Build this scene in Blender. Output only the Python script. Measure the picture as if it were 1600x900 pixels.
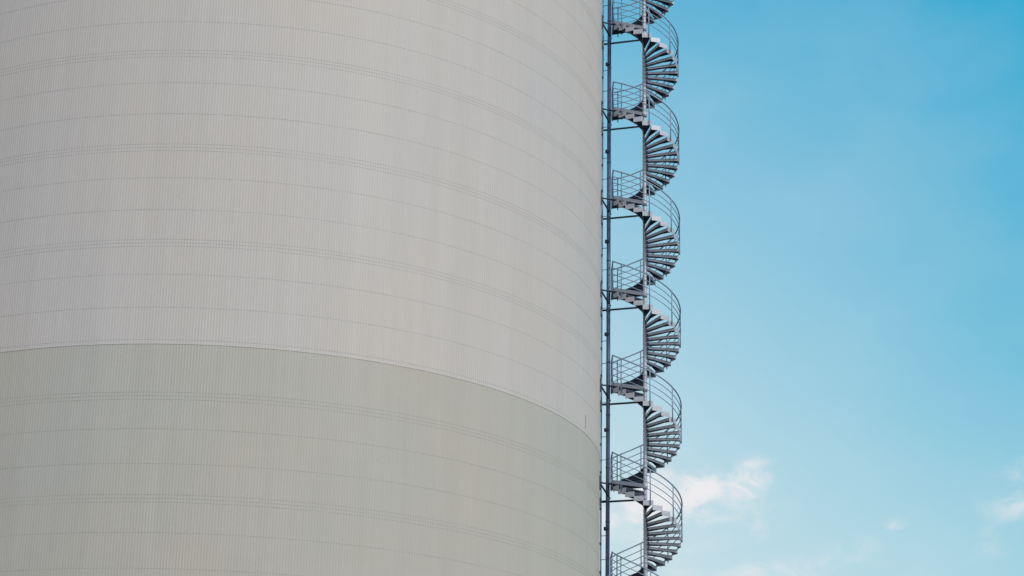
import bpy, math, random
import numpy as np
from mathutils import Vector, Matrix
random.seed(4)
PI = math.pi
R = math.radians

# ------------------------------------------------------------------ clear
for o in list(bpy.data.objects):
    bpy.data.objects.remove(o)
scene = bpy.context.scene
col = scene.collection

# ------------------------------------------------------------------ camera
cd = bpy.data.cameras.new('camera')
cam = bpy.data.objects.new('camera', cd)
col.objects.link(cam)
cd.sensor_width = 36.0
cd.lens = 74.25
cd.clip_start = 0.1
cd.clip_end = 8000.0
CAM_PITCH, CAM_ROLL = 0.33891, 0.01967
cam.matrix_world = Matrix.Translation((0, 0, 1.6)) @ (Matrix.Rotation(PI/2 + CAM_PITCH, 4, 'X') @ Matrix.Rotation(CAM_ROLL, 4, 'Z'))
scene.camera = cam

# ------------------------------------------------------------------ light
SUN_AZ = 138.0      # degrees clockwise from +Y (the view direction): behind the camera, on the right
SUN_EL = 40.0
SUN_STR = 1.1
SKY_STR = 0.14
EXPOSURE = 0.4

scene.view_settings.view_transform = 'Standard'
scene.view_settings.look = 'None'
scene.view_settings.gamma = 1.0
scene.view_settings.use_curve_mapping = False
scene.view_settings.exposure = EXPOSURE
scene.render.engine = 'CYCLES'

world = bpy.data.worlds.new('World')
scene.world = world
world.use_nodes = True
nt = world.node_tree
nt.nodes.clear()
def N(tree, typ, **kw):
    n = tree.nodes.new(typ)
    for k, v in kw.items():
        setattr(n, k, v)
    return n
def L(tree, a, b):
    tree.links.new(a, b)
def math_node(tree, op, a, b=None, clamp=False):
    n = N(tree, 'ShaderNodeMath', operation=op, use_clamp=clamp)
    for i, v in enumerate((a, b)):
        if v is None: continue
        if hasattr(v, 'node'): L(tree, v, n.inputs[i])
        else: n.inputs[i].default_value = v
    return n.outputs[0]
def mixc(tree, fac, a, b, blend='MIX'):
    n = N(tree, 'ShaderNodeMix', data_type='RGBA', blend_type=blend)
    n.clamp_factor = True
    for s, v in ((n.inputs['Factor'], fac), (n.inputs[6], a), (n.inputs[7], b)):
        if hasattr(v, 'node'): L(tree, v, s)
        else: s.default_value = v
    return n.outputs[2]
def dirvec(px, py):
    """world direction seen at a pixel of the 1600x900 photograph (used once, to find where in the sky each cloud stands)"""
    v = Vector(((px-800)/3300.0, (450-py)/3300.0, -1.0)).normalized()
    return (cam.matrix_world.to_3x3() @ v).normalized()

sky = N(nt, 'ShaderNodeTexSky', sky_type='NISHITA')
sky.sun_disc = False
sky.sun_elevation = R(SUN_EL)
sky.sun_rotation = R(SUN_AZ)
sky.altitude = 0
sky.air_density = 1.0
sky.dust_density = 0.6
sky.ozone_density = 2.0
tc = N(nt, 'ShaderNodeTexCoord')
gen = tc.outputs['Generated']
SKY_TINT = (0.06, 1.12, 1.06, 1)
skyc = mixc(nt, 1.0, sky.outputs[0], SKY_TINT, 'MULTIPLY')

# the blue thins out towards the horizon
sepz = N(nt, 'ShaderNodeSeparateXYZ'); L(nt, gen, sepz.inputs[0])
low = N(nt, 'ShaderNodeMapRange'); L(nt, sepz.outputs['Z'], low.inputs[0])
for i, x in enumerate((.20, .44, .66, 1.0)): low.inputs[1+i].default_value = x
skyc = mixc(nt, 1.0, skyc, low.outputs[0], 'MULTIPLY')

# thin haze that pales the lower left sky
def dotdir(v):
    n = N(nt, 'ShaderNodeVectorMath', operation='DOT_PRODUCT')
    L(nt, gen, n.inputs[0]); n.inputs[1].default_value = v
    return n.outputs['Value']
def maprange(v, a, b, c=0.0, d=1.0, smooth=True):
    n = N(nt, 'ShaderNodeMapRange', interpolation_type='SMOOTHSTEP' if smooth else 'LINEAR')
    L(nt, v, n.inputs[0])
    for i, x in enumerate((a, b, c, d)): n.inputs[1+i].default_value = x
    return n.outputs[0]
BACK_FILL = (4.6, 4.18, 4.22, 1)
HAZE_C = (3.75, 4.25, 4.4, 1)
hz = maprange(math_node(nt, 'ARCCOSINE', dotdir(dirvec(900, 800))), 0.0, R(19), 1.0, 0.0, False)
hz = math_node(nt, 'MULTIPLY', math_node(nt, 'POWER', hz, 1.15), 0.78)
skyc = mixc(nt, hz, skyc, HAZE_C)

# milky layer close to the horizon
skyc = mixc(nt, maprange(sepz.outputs['Z'], .30, .19, 0.0, .38), skyc, HAZE_C)

# clouds: noise cut by soft windows standing at fixed directions of the sky
mp = N(nt, 'ShaderNodeMapping')
mp.inputs['Scale'].default_value = (1, 1, 1.6)
L(nt, gen, mp.inputs[0])
nz = N(nt, 'ShaderNodeTexNoise'); nz.inputs['Scale'].default_value = 34; nz.inputs['Detail'].default_value = 10
nz.inputs['Roughness'].default_value = 0.62; nz.inputs['Distortion'].default_value = 0.7
L(nt, mp.outputs[0], nz.inputs['Vector'])
nz2 = N(nt, 'ShaderNodeTexNoise'); nz2.inputs['Scale'].default_value = 14; nz2.inputs['Detail'].default_value = 5
L(nt, mp.outputs[0], nz2.inputs['Vector'])
def cloud(px, py, rx, ry, gain, tilt=0.0):
    """elliptical window (radii in degrees) round one direction"""
    c = dirvec(px, py)
    right = Vector((c.y, -c.x, 0)).normalized(); up = right.cross(c).normalized()
    a = R(tilt); r2 = right*math.cos(a)+up*math.sin(a); u2 = up*math.cos(a)-right*math.sin(a)
    x = math_node(nt, 'DIVIDE', dotdir(r2), math.sin(R(rx)))
    y = math_node(nt, 'DIVIDE', dotdir(u2), math.sin(R(ry)))
    d = math_node(nt, 'ADD', math_node(nt, 'MULTIPLY', x, x), math_node(nt, 'MULTIPLY', y, y))
    f = math_node(nt, 'SUBTRACT', 1.0, d)
    fr = maprange(dotdir(c), 0.2, 0.3)
    f = math_node(nt, 'MULTIPLY', math_node(nt, 'MAXIMUM', f, 0.0), fr)
    return math_node(nt, 'MULTIPLY', f, gain)
CLOUDS = [(1092, 770, 1.15, 1.0, 1.05, 25), (1168, 750, 1.0, 0.75, 1.0, 35), (1120, 795, 2.8, 1.5, 0.5, 14), (1018, 775, 1.3, 1.1, 1.0, 20), (978, 808, 1.1, 0.9, 1.1, 20), (1402, 817, 0.5, 0.24, 1.15, 6),
          (1186, 826, 0.5, 0.4, 0.7, 60), (1132, 828, 0.35, 0.22, 0.35, 0), (1620, 778, 1.9, 1.3, 0.62, 0),
          (1270, 885, 2.6, 0.6, 0.5, 20), (1190, 905, 2.2, 0.7, 0.55, 8), (1540, 850, 1.6, 0.8, 0.3, 30), (1000, 880, 2.4, 1.2, 0.5, 0), (1250, 900, 5.0, 1.0, 0.3, 0)]
acc = None
for c in CLOUDS:
    f = cloud(*c)
    acc = f if acc is None else math_node(nt, 'MAXIMUM', acc, f)
n1 = maprange(nz.outputs['Fac'], 0.34, 0.68)
dens = math_node(nt, 'MULTIPLY', acc, math_node(nt, 'ADD', math_node(nt, 'MULTIPLY', n1, 1.0), 0.2), True)
cl = maprange(dens, 0.0, 1.3)
# faint veil everywhere
veil = math_node(nt, 'MULTIPLY', maprange(nz2.outputs['Fac'], 0.38, 0.72), 0.07)
skyc = mixc(nt, veil, skyc, HAZE_C)
skyc = mixc(nt, cl, skyc, (4.85, 4.65, 4.7, 1))
# unseen bright cloud, added as fill light on the tank, behind and above the camera
nz3 = N(nt, 'ShaderNodeTexNoise'); nz3.inputs['Scale'].default_value = 3.2; nz3.inputs['Detail'].default_value = 7
L(nt, mp.outputs[0], nz3.inputs['Vector'])
back = maprange(dotdir(dirvec(800, 450)), 0.75, 0.25)
skyc = mixc(nt, math_node(nt, 'MULTIPLY', back, maprange(nz3.outputs['Fac'], 0.38, 0.58, 0.55, 1.0)), skyc, BACK_FILL)
bg = N(nt, 'ShaderNodeBackground'); bg.inputs['Strength'].default_value = SKY_STR
L(nt, skyc, bg.inputs['Color'])
wo = N(nt, 'ShaderNodeOutputWorld'); L(nt, bg.outputs[0], wo.inputs['Surface'])

sl = bpy.data.lights.new('sun', 'SUN')
sl.energy = SUN_STR; sl.angle = R(10.0); sl.color = (1.0, 0.89, 0.76)
sun = bpy.data.objects.new('sun', sl); col.objects.link(sun)
sd = Vector((math.sin(R(SUN_AZ))*math.cos(R(SUN_EL)), math.cos(R(SUN_AZ))*math.cos(R(SUN_EL)), math.sin(R(SUN_EL))))
sun.rotation_euler = sd.to_track_quat('Z', 'Y').to_euler()

# ------------------------------------------------------------------ materials
def principled(name, base, rough=0.5, metal=0.0, spec=0.5):
    m = bpy.data.materials.new(name); m.use_nodes = True
    b = m.node_tree.nodes['Principled BSDF']
    b.inputs['Base Color'].default_value = (*base, 1)
    b.inputs['Roughness'].default_value = rough
    b.inputs['Metallic'].default_value = metal
    b.inputs['Specular IOR Level'].default_value = spec
    return m, m.node_tree, b
def noise(t, vec, scale, detail=4, rough=0.55):
    n = N(t, 'ShaderNodeTexNoise'); n.inputs['Scale'].default_value = scale
    n.inputs['Detail'].default_value = detail; n.inputs['Roughness'].default_value = rough
    L(t, vec, n.inputs['Vector']); return n.outputs['Fac']
def objvec(t, scale=(1, 1, 1)):
    c = N(t, 'ShaderNodeTexCoord'); m = N(t, 'ShaderNodeMapping'); m.inputs['Scale'].default_value = scale
    L(t, c.outputs['Object'], m.inputs[0]); return m.outputs[0]
def ramp(t, f, a, b):
    n = N(t, 'ShaderNodeMapRange'); L(t, f, n.inputs[0])
    n.inputs[1].default_value = 0.3; n.inputs[2].default_value = 0.7
    n.inputs[3].default_value = a; n.inputs[4].default_value = b
    return n.outputs[0]
def cladding_material(name, base, warm, rough):
    m, t, b = principled(name, base, rough, 0.0, 0.45)
    patches = noise(t, objvec(t, (.16, .16, .12)), 1.0, 3)
    streaks = noise(t, objvec(t, (1.6, 1.6, .05)), 1.0, 4)
    fine = noise(t, objvec(t, (9, 9, .5)), 1.0, 3)
    c = mixc(t, ramp(t, patches, 0, 1), (*base, 1), (*warm, 1))
    v = math_node(t, 'MULTIPLY', ramp(t, streaks, .972, 1.02), ramp(t, fine, .982, 1.014))
    # every sheet of cladding has a very slightly different tone
    co = N(t, 'ShaderNodeTexCoord'); sx = N(t, 'ShaderNodeSeparateXYZ'); L(t, co.outputs['Object'], sx.inputs[0])
    a = math_node(t, 'FLOOR', math_node(t, 'MULTIPLY', math_node(t, 'ARCTAN2', sx.outputs[1], sx.outputs[0]), 12.6))
    z = math_node(t, 'FLOOR', math_node(t, 'DIVIDE', math_node(t, 'ADD', sx.outputs[2], 1.42), 3.25))
    cv = N(t, 'ShaderNodeCombineXYZ'); L(t, a, cv.inputs[0]); L(t, z, cv.inputs[1])
    wn = N(t, 'ShaderNodeTexWhiteNoise', noise_dimensions='3D'); L(t, cv.outputs[0], wn.inputs['Vector'])
    v = math_node(t, 'MULTIPLY', v, math_node(t, 'ADD', math_node(t, 'MULTIPLY', wn.outputs['Value'], .022), .989))
    hsv = N(t, 'ShaderNodeHueSaturation'); L(t, c, hsv.inputs['Color']); L(t, v, hsv.inputs['Value'])
    L(t, hsv.outputs[0], b.inputs['Base Color'])
    L(t, ramp(t, patches, rough-.05, rough+.07), b.inputs['Roughness'])
    return m
def metal_material(name, base, rough, metal):
    m, t, b = principled(name, base, rough, metal)
    f = noise(t, objvec(t), 14, 4)
    hsv = N(t, 'ShaderNodeHueSaturation'); hsv.inputs['Color'].default_value = (*base, 1)
    L(t, ramp(t, f, .82, 1.15), hsv.inputs['Value'])
    L(t, hsv.outputs[0], b.inputs['Base Color'])
    L(t, ramp(t, f, rough-.08, rough+.1), b.inputs['Roughness'])
    return m
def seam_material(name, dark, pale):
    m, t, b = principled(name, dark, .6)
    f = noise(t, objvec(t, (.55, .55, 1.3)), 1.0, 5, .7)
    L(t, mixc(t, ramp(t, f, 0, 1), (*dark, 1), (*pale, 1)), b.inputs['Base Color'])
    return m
M = {}
M['upper'] = cladding_material('pale_cladding', (.62, .60, .612), (.645, .605, .58), .5)
M['lower'] = cladding_material('greenish_grey_cladding', (.525, .528, .508), (.56, .53, .482), .46)
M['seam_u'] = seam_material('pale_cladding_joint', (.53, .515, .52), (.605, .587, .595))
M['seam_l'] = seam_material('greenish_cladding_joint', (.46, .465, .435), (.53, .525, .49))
M['roof'] = principled('roof_sheet', (.55, .55, .55), .5)[0]
M['galv'] = metal_material('galvanised_steel', (.53, .565, .66), .5, .35)
M['tread_shade'] = metal_material('shaded_tread_steel', (.06, .08, .13), .6, .3)  # shade under the treads is put into this steel colour
M['landing'] = metal_material('dark_landing_steel', (.16, .185, .24), .55, .35)  # landings darker than the galvanised tread parts
M['rail'] = metal_material('railing_steel', (.30, .41, .57), .5, .25)
M['pipe'] = metal_material('dark_pipe_steel', (.10, .14, .25), .42, .4)
M['dark'] = metal_material('dark_bracket_steel', (.05, .07, .12), .55, .3)
def ground_material():
    m, t, b = principled('asphalt_yard', (.3, .29, .27), .9)
    f = noise(t, objvec(t), .35, 6)
    L(t, mixc(t, ramp(t, f, 0, 1), (.07, .072, .068, 1), (.12, .12, .11, 1)), b.inputs['Base Color'])
    return m
M['ground'] = ground_material()

# ------------------------------------------------------------------ mesh helpers
def tag(o, label=None, cat=None, group=None, kind=None):
    for k, v in (('label', label), ('category', cat), ('group', group), ('kind', kind)):
        if v: o[k] = v
    return o
def empty(name, loc):
    o = bpy.data.objects.new(name, None); col.objects.link(o); o.location = loc
    o.empty_display_size = .5
    return o
class MB:
    def __init__(s): s.v = []; s.f = []; s.m = {}
    def add(s, vs, fs):
        n = len(s.v); s.v += [tuple(v) for v in vs]; s.f += [tuple(i+n for i in f) for f in fs]; return s
    def box(s, x0, x1, y0, y1, z0, z1):
        return s.add([(x, y, z) for z in (z0, z1) for y in (y0, y1) for x in (x0, x1)],
                     [(0, 2, 3, 1), (4, 5, 7, 6), (0, 1, 5, 4), (2, 6, 7, 3), (0, 4, 6, 2), (1, 3, 7, 5)])
    def slab(s, quad, z0, z1):
        n = len(quad)
        return s.add([(x, y, z0) for x, y in quad] + [(x, y, z1) for x, y in quad],
                     [tuple(range(n))[::-1], tuple(range(n, 2*n))] + [(i, (i+1) % n, n+(i+1) % n, n+i) for i in range(n)])
    def hexa(s, lo, hi):
        return s.add(list(lo)+list(hi), [(3, 2, 1, 0), (4, 5, 6, 7)] + [(i, (i+1) % 4, 4+(i+1) % 4, 4+i) for i in range(4)])
    def tube(s, pts, r, n=8, cap=True):
        pts = [Vector(p) for p in pts]; rings = []
        prev = None
        for i, p in enumerate(pts):
            d = (pts[min(i+1, len(pts)-1)] - pts[max(i-1, 0)]).normalized()
            if prev is None:
                a = Vector((0, 0, 1)) if abs(d.z) < .9 else Vector((1, 0, 0))
                u = d.cross(a).normalized()
            else:
                u = (prev - d*prev.dot(d)).normalized()
            prev = u; w = d.cross(u)
            rings.append([p + (u*math.cos(2*PI*k/n) + w*math.sin(2*PI*k/n))*r for k in range(n)])
        vs = [q for rg in rings for q in rg]; fs = []
        for i in range(len(rings)-1):
            for k in range(n):
                fs.append((i*n+k, i*n+(k+1) % n, (i+1)*n+(k+1) % n, (i+1)*n+k))
        if cap:
            fs.append(tuple(range(n))[::-1]); fs.append(tuple(range(len(vs)-n, len(vs))))
        return s.add(vs, fs)
    def build(s, name, mat, parent=None, smooth=False, loc=None):
        me = bpy.data.meshes.new(name); me.from_pydata(s.v, [], s.f); me.update()
        me.materials.append(mat)
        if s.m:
            me.materials.append(M['tread_shade'])
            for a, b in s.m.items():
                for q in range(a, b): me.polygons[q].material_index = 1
        if smooth: me.polygons.foreach_set('use_smooth', [True]*len(me.polygons))
        o = bpy.data.objects.new(name, me); col.objects.link(o)
        if parent: o.parent = parent
        if loc: o.location = loc
        return o

# ------------------------------------------------------------------ ground
g = MB()
g.add([(-3000, -3000, 0), (3000, -3000, 0), (3000, 3000, 0), (-3000, 3000, 0)], [(0, 1, 2, 3)])
tag(g.build('ground', M['ground']), kind='structure')

# ------------------------------------------------------------------ storage tank
TX, TY, TR = -10.263, 75.203, 13.60
TOP, SPLIT = 46.0, 21.29
tank = empty('storage_tank', (TX, TY, 0))
tag(tank, 'huge round storage tank clad in pale ribbed sheet, greenish grey below the curved colour line', 'storage tank')

PITCH = .09
def wall(name, z0, z1, joints, rad, mats, lip=None):
    """ribbed ring wall; joints are thin grooves where sheets meet"""
    rib = PITCH/rad
    n_det = int(math.ceil(R(205)/rib)); a0 = math.atan2(-TY, -TX) - n_det*rib/2   # ribs modelled on the side that can be seen
    prof = ((0, 0), (.38, 0), (.55, .0052), (.83, .0052))
    ang = []; dr = []
    for i in range(n_det):
        for u, d in prof:
            ang.append(a0 + (i+u)*rib); dr.append(d)
    end = a0 + n_det*rib; rest = 2*PI - n_det*rib; nb = 240
    for i in range(nb):
        ang.append(end + rest*i/nb); dr.append(0)
    ang = np.array(ang); dr = np.array(dr)
    rows = [(z0, 0, 0)]
    for z in sorted(joints):
        h, d = .010, -.003
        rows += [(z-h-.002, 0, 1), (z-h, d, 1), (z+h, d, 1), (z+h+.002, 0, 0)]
    rows.append((z1, 0, 0))
    ca, sa = np.cos(ang), np.sin(ang); n = len(ang); vs = []
    for z, d, s in rows:
        r = rad + dr + d
        vs.append(np.stack([r*ca, r*sa, np.full(n, z)], 1))
    m = len(rows)
    vs = np.concatenate(vs)
    i = np.arange(n); j = (i+1) % n; quads = []; mi = []
    for k in range(m-1):
        quads.append(np.stack([k*n+i, k*n+j, (k+1)*n+j, (k+1)*n+i], 1))
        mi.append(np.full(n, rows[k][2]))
    quads = np.concatenate(quads); mi = np.concatenate(mi)
    me = bpy.data.meshes.new(name)
    me.vertices.add(len(vs)); me.vertices.foreach_set('co', vs.astype(np.float32).ravel())
    me.loops.add(quads.size); me.loops.foreach_set('vertex_index', quads.astype(np.int32).ravel())
    me.polygons.add(len(quads)); me.polygons.foreach_set('loop_start', np.arange(0, quads.size, 4, dtype=np.int32))
    for q in mats: me.materials.append(q)
    me.polygons.foreach_set('material_index', mi.astype(np.int32))
    me.update(calc_edges=True)
    me.polygons.foreach_set('use_smooth', [False]*len(me.polygons))
    o = bpy.data.objects.new(name, me); col.objects.link(o); o.parent = tank
    return o
def course(centre):
    return [centre, centre-.115, centre+.115, centre-1.04, centre-2.12]
ju = []
for c in (40.85, 37.6, 34.34, 31.09, 27.81, 24.58): ju += course(c)
ju.append(SPLIT+.12)
jl = []
for c in (19.62, 16.43, 13.2): jl += course(c)
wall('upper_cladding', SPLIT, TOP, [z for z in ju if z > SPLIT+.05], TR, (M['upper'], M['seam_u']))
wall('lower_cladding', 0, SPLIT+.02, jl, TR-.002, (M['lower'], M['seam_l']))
# drip edge between the two claddings
def ring(name, r0, r1, z0, z1, mat, n=720):
    b = MB(); vs = []; fs = []
    for k in range(n):
        a = 2*PI*k/n; c, s = math.cos(a), math.sin(a)
        vs += [(r0*c, r0*s, z0), (r1*c, r1*s, z0), (r1*c, r1*s, z1), (r0*c, r0*s, z1)]
    for k in range(n):
        p, q = 4*k, 4*((k+1) % n)
        for e in range(4):
            f = (e+1) % 4
            fs.append((p+e, q+e, q+f, p+f))
    return b.add(vs, fs).build(name, mat, tank)
ring('drip_edge', TR-.02, TR+.0095, SPLIT-.010, SPLIT+.010, M['upper'])
rf = MB(); n = 180
rf.add([(0, 0, TOP+2.2)] + [((TR+.1)*math.cos(2*PI*k/n), (TR+.1)*math.sin(2*PI*k/n), TOP) for k in range(n)],
       [(0, 1+k, 1+(k+1) % n) for k in range(n)])
rf.build('roof', M['roof'], tank)
# slim fitting on the pale wall just above the colour line
fa = math.atan2(-TY, -TX) + math.acos(TR/math.hypot(TX, TY)) - R(15.9)
ff = MB(); c, s = math.cos(fa), math.sin(fa)
q0 = Vector((c, s, 0)); q1 = Vector((-s, c, 0))
def off(r, t, z): return q0*r + q1*t + Vector((0, 0, z))
ff.hexa([off(TR-.02, -.03, 21.5), off(TR+.03, -.03, 21.5), off(TR+.03, .03, 21.5), off(TR-.02, .03, 21.5)],
        [off(TR-.02, -.03, 21.93), off(TR+.03, -.03, 21.93), off(TR+.03, .03, 21.93), off(TR-.02, .03, 21.93)])
ff.build('wall_fitting', M['seam_l'], tank)

# ------------------------------------------------------------------ spiral staircase
SX, SY = 4.967, 74.497
TURN = 3.6758; RISE = TURN/22
Z0 = 35.14                         # landing at the top of the picture
RO = 1.30; RC = .062
stair = empty('spiral_staircase', (SX, SY, 0))
tag(stair, 'tall grey steel spiral staircase with railings climbing beside the tank wall', 'staircase')
def pol(r, phi, z=0.0):
    """phi in degrees, clockwise upwards, 0 towards the tank"""
    a = R(180-phi); return Vector((r*math.cos(a), r*math.sin(a), z))

cm = MB(); cm.tube([(0, 0, 0), (0, 0, TOP+1.2)], RC, 16)
for k in range(-3, 10):
    z = Z0 - TURN*k
    if z > .3: cm.tube([(0, 0, z-.2), (0, 0, z+.02)], RC+.03, 16)
cm.build('centre_column', M['galv'], stair, True)

def tread_mb(b, phi, z):
    """folded steel tread: plate, front and back flanges, outer end plate, hub sleeve"""
    w = 15.0
    f0, f1 = phi-1.5, phi+w-.3
    def P(r, p, zz): return pol(r, p, z+zz)
    ri = RC-.01
    # walking plate
    def seg(p0, p1, r0, r1, z0, z1):
        lo = [P(r0, p0, z0), P(r0, p1, z0), P(r1, p1, z0), P(r1, p0, z0)]
        hi = [P(r0, p0, z1), P(r0, p1, z1), P(r1, p1, z1), P(r1, p0, z1)]
        b.hexa(lo, hi)
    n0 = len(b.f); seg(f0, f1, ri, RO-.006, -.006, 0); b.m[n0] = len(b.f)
    # flanges are thin plates along the radial edges
    for pe, h, sgn in ((f0, .055, 1), (f1, .11, -1)):
        d = (pol(1, pe+sgn*90) ).normalized()*.006
        a, c = P(ri, pe, 0), P(RO-.006, pe, 0)
        lo = [a+Vector((0, 0, -h*.75)), c+Vector((0, 0, -h)), c+d+Vector((0, 0, -h)), a+d+Vector((0, 0, -h*.75))]
        hi = [a+Vector((0, 0, -.007)), c+Vector((0, 0, -.007)), c+d+Vector((0, 0, -.007)), a+d+Vector((0, 0, -.007))]
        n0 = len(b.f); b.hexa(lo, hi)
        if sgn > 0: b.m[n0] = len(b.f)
    # middle rib under the plate
    pm = (f0+f1)/2; d = pol(1, pm+90)*.02
    a, c = P(RC, pm, 0), P(RO*.9, pm, 0)
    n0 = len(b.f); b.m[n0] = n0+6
    dz = lambda h: Vector((0, 0, -h))
    b.hexa([a+dz(.165), c+dz(.07), c+d+dz(.07), a+d+dz(.165)], [a+dz(.007), c+dz(.007), c+d+dz(.007), a+d+dz(.007)])
    # outer end plate
    b.hexa([P(RO-.005, f0, -.15), P(RO-.005, f1, -.15), P(RO+.004, f1, -.15), P(RO+.004, f0, -.15)],
           [P(RO-.005, f0, .035), P(RO-.005, f1, .035), P(RO+.004, f1, .035), P(RO+.004, f0, .035)])
    b.tube([(0, 0, z-.11), (0, 0, z+.004)], RC+.014, 10)

# one tread of each of the 21 directions is modelled, higher and lower ones share its mesh
protos = {}
seen, rest = [], MB()
for k in range(-3, 10):
    for i in range(1, 22):
        z = Z0 - TURN*k + i*RISE - .12*min(1, i/4)
        if z < .1 or z > TOP: continue
        if 17.2 < z < 39.9: seen.append((z, i))
        else: tread_mb(rest, 22.5+15*(i-1), z)
seen.sort()
for z, i in seen[100:]: tread_mb(rest, 22.5+15*(i-1), z)
for z, i in seen[:100]:
    if i not in protos:
        b = MB(); tread_mb(b, 22.5+15*(i-1), 0)
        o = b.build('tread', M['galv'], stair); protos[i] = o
    else:
        o = protos[i].copy(); col.objects.link(o); o.parent = stair
    o.location = (0, 0, z)
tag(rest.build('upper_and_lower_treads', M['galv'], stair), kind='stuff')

# railings
HR, MR, PR = .026, .015, .021
ROUT = RO + .02
POSTS = (42.5, 87, 132, 178, 225, 266, 315)
def zline(phi): return RISE*22*(phi-22.5)/315.0
LEVELS = [k for k in range(-3, 10) if Z0 - TURN*k > .3]
def visible(z): return 12.5 < z < 39.8
lp = {}
def level(k):
    z = Z0 - TURN*k
    key = 'a'
    if key in lp:
        for src in lp[key]:
            o = src.copy(); col.objects.link(o); o.parent = stair; o.location = (0, 0, z)
            for ch in lp[key][src]:
                c = ch.copy(); col.objects.link(c); c.parent = o
        return
    tree = {}
    # landing: sector plate with a straight outer edge, deep fascia and cross ribs
    b = MB(); e = 22.3
    A, B2 = pol(RO, -e), pol(RO, e); C1, C2 = pol(RC-.01, -e), pol(RC-.01, e)
    b.slab([(v.x, v.y) for v in (C1, A, B2, C2)], -.007, 0)
    def plate(p, q, h0, h1, t):
        d = (q-p).normalized().cross(Vector((0, 0, 1)))*t
        b.hexa([p+Vector((0, 0, h0)), q+Vector((0, 0, h0)), q+d+Vector((0, 0, h0)), p+d+Vector((0, 0, h0))],
               [p+Vector((0, 0, h1)), q+Vector((0, 0, h1)), q+d+Vector((0, 0, h1)), p+d+Vector((0, 0, h1))])
    plate(A, B2, -.2, .10, -.01)
    plate(C1, A, -.14, -.008, -.01); plate(C2, B2, -.14, -.008, .01)
    for f in (.35, .68):
        plate(C1.lerp(A, f), C2.lerp(B2, f), -.09, -.008, .01)
    land = b.build('landing', M['landing'], stair)
    tree[land] = []
    # railing round the landing
    r2 = ROUT
    A2, B3 = pol(r2, -e), pol(r2, e)
    hb = MB(); hb.tube([A2+Vector((0, 0, 1.03)), B3+Vector((0, 0, 1.03))], HR, 8)
    lr = hb.build('landing_railing', M['rail'], stair, True); tree[lr] = []
    for h in (.27, .52, .77):
        m = MB(); m.tube([A2+Vector((0, 0, h)), B3+Vector((0, 0, h))], MR, 6)
        tree[lr].append(m.build('rail', M['rail'], lr, True))
    for p in (A2, B3):
        m = MB(); m.tube([p+Vector((0, 0, -.15)), p+Vector((0, 0, 1.03))], PR, 8)
        tree[lr].append(m.build('post', M['rail'], lr, True))
    # helical railing of the flight above this landing
    def helix(h, r, n=64, a=22.5, c=337.5):
        return [pol(r2, a+(c-a)*i/n, zline(a+(c-a)*i/n)+h) for i in range(n+1)]
    hb = MB(); hb.tube(helix(1.03, HR), HR, 8)
    fr = hb.build('flight_railing', M['rail'], stair, True); tree[fr] = []
    for h in (.27, .52, .77):
        m = MB(); m.tube(helix(h, MR), MR, 6)
        tree[fr].append(m.build('rail', M['rail'], fr, True))
    for ph in POSTS:
        p = pol(r2, ph)
        m = MB(); m.tube([p+Vector((0, 0, zline(ph)-.27)), p+Vector((0, 0, zline(ph)+1.03))], PR, 8)
        tree[fr].append(m.build('post', M['rail'], fr, True))
    # steel bracing that ties column and landing back to the tank
    fz, rz = -.12, -.60
    def wallp(dy, inset=0.0):
        # point of the tank wall at this offset, in stair coordinates
        y = SY + dy - TY; x = math.sqrt(TR*TR - y*y) + TX - SX
        return Vector((x+inset, dy, 0))
    W1, W2 = wallp(-.55), wallp(.45)
    b = MB()
    b.tube([W1+Vector((0, 0, fz)), Vector((-1.15, -.32, fz))], .032, 8)
    b.tube([W2+Vector((0, 0, rz)), Vector((-.03, -.06, rz))], .038, 8)
    b.tube([W1+Vector((.02, 0, fz-.02)), Vector((-1.28, -.02, rz+.02))], .034, 8)
    br = b.build('wall_brace', M['dark'], stair, True); tree[br] = []
    for w, zz, hh in ((W1, fz, .26), (W2, rz, .16)):
        m = MB(); m.box(w.x-.06, w.x+.045, w.y-.07, w.y+.07, zz-hh, zz+hh)
        tree[br].append(m.build('anchor_plate', M['dark'], br))
    lp[key] = tree
    for o in tree: o.location = (0, 0, z)
for k in LEVELS:
    if visible(Z0 - TURN*k) or visible(Z0 - TURN*k + TURN): level(k)

# ------------------------------------------------------------------ pipes between tank and stairs
pipe = empty('vertical_pipe', (SX-1.36, SY-.05, 0))
tag(pipe, 'dark vertical pipe with round clamps standing between tank wall and spiral staircase', 'pipe')
b = MB(); b.tube([(0, 0, 0), (0, 0, TOP)], .075, 14)
for k in range(0, 23): b.tube([(0, 0, 1+2*k-.03), (0, 0, 1+2*k+.03)], .083, 14)
b.build('pipe_run', M['pipe'], pipe, True)
for k in range(-1, 7):
    z = Z0 - TURN*k - 1.71
    m = MB(); m.tube([(-.085, -.05, -.06), (-.085, -.05, .06)], .062, 12); m.tube([(-.06, -.06, 0), (.02, -.1, 0)], .035, 8)
    c = m.build('clamp', M['dark'], pipe, True); c.location = (0, 0, z)
for k in range(-1, 7):
    for dz in (.86, -.66, -1.95):
        m = MB(); m.tube([(-.07, 0, 0), (-.235, .06, .0)], .012, 6)
        c = m.build('tie_rod', M['dark'], pipe, True); c.location = (0, 0, Z0 - TURN*k + dz)

con = empty('cable_conduit', (SX-1.60, SY+.05, 0))
tag(con, 'thin blue grey conduit running up the right edge of the tank, behind the thicker pipe', 'conduit')
b = MB(); b.tube([(0, 0, 0), (0, 0, TOP)], .03, 10)
b.build('conduit_run', M['rail'], con, True)
for k in range(-1, 7):
    for dz in (-.95, .40, 1.45):
        m = MB(); m.box(-.09, .02, -.06, -.029, -.045, .04)
        c = m.build('bracket', M['dark'], con); c.location = (0, 0, Z0 - TURN*k + dz)
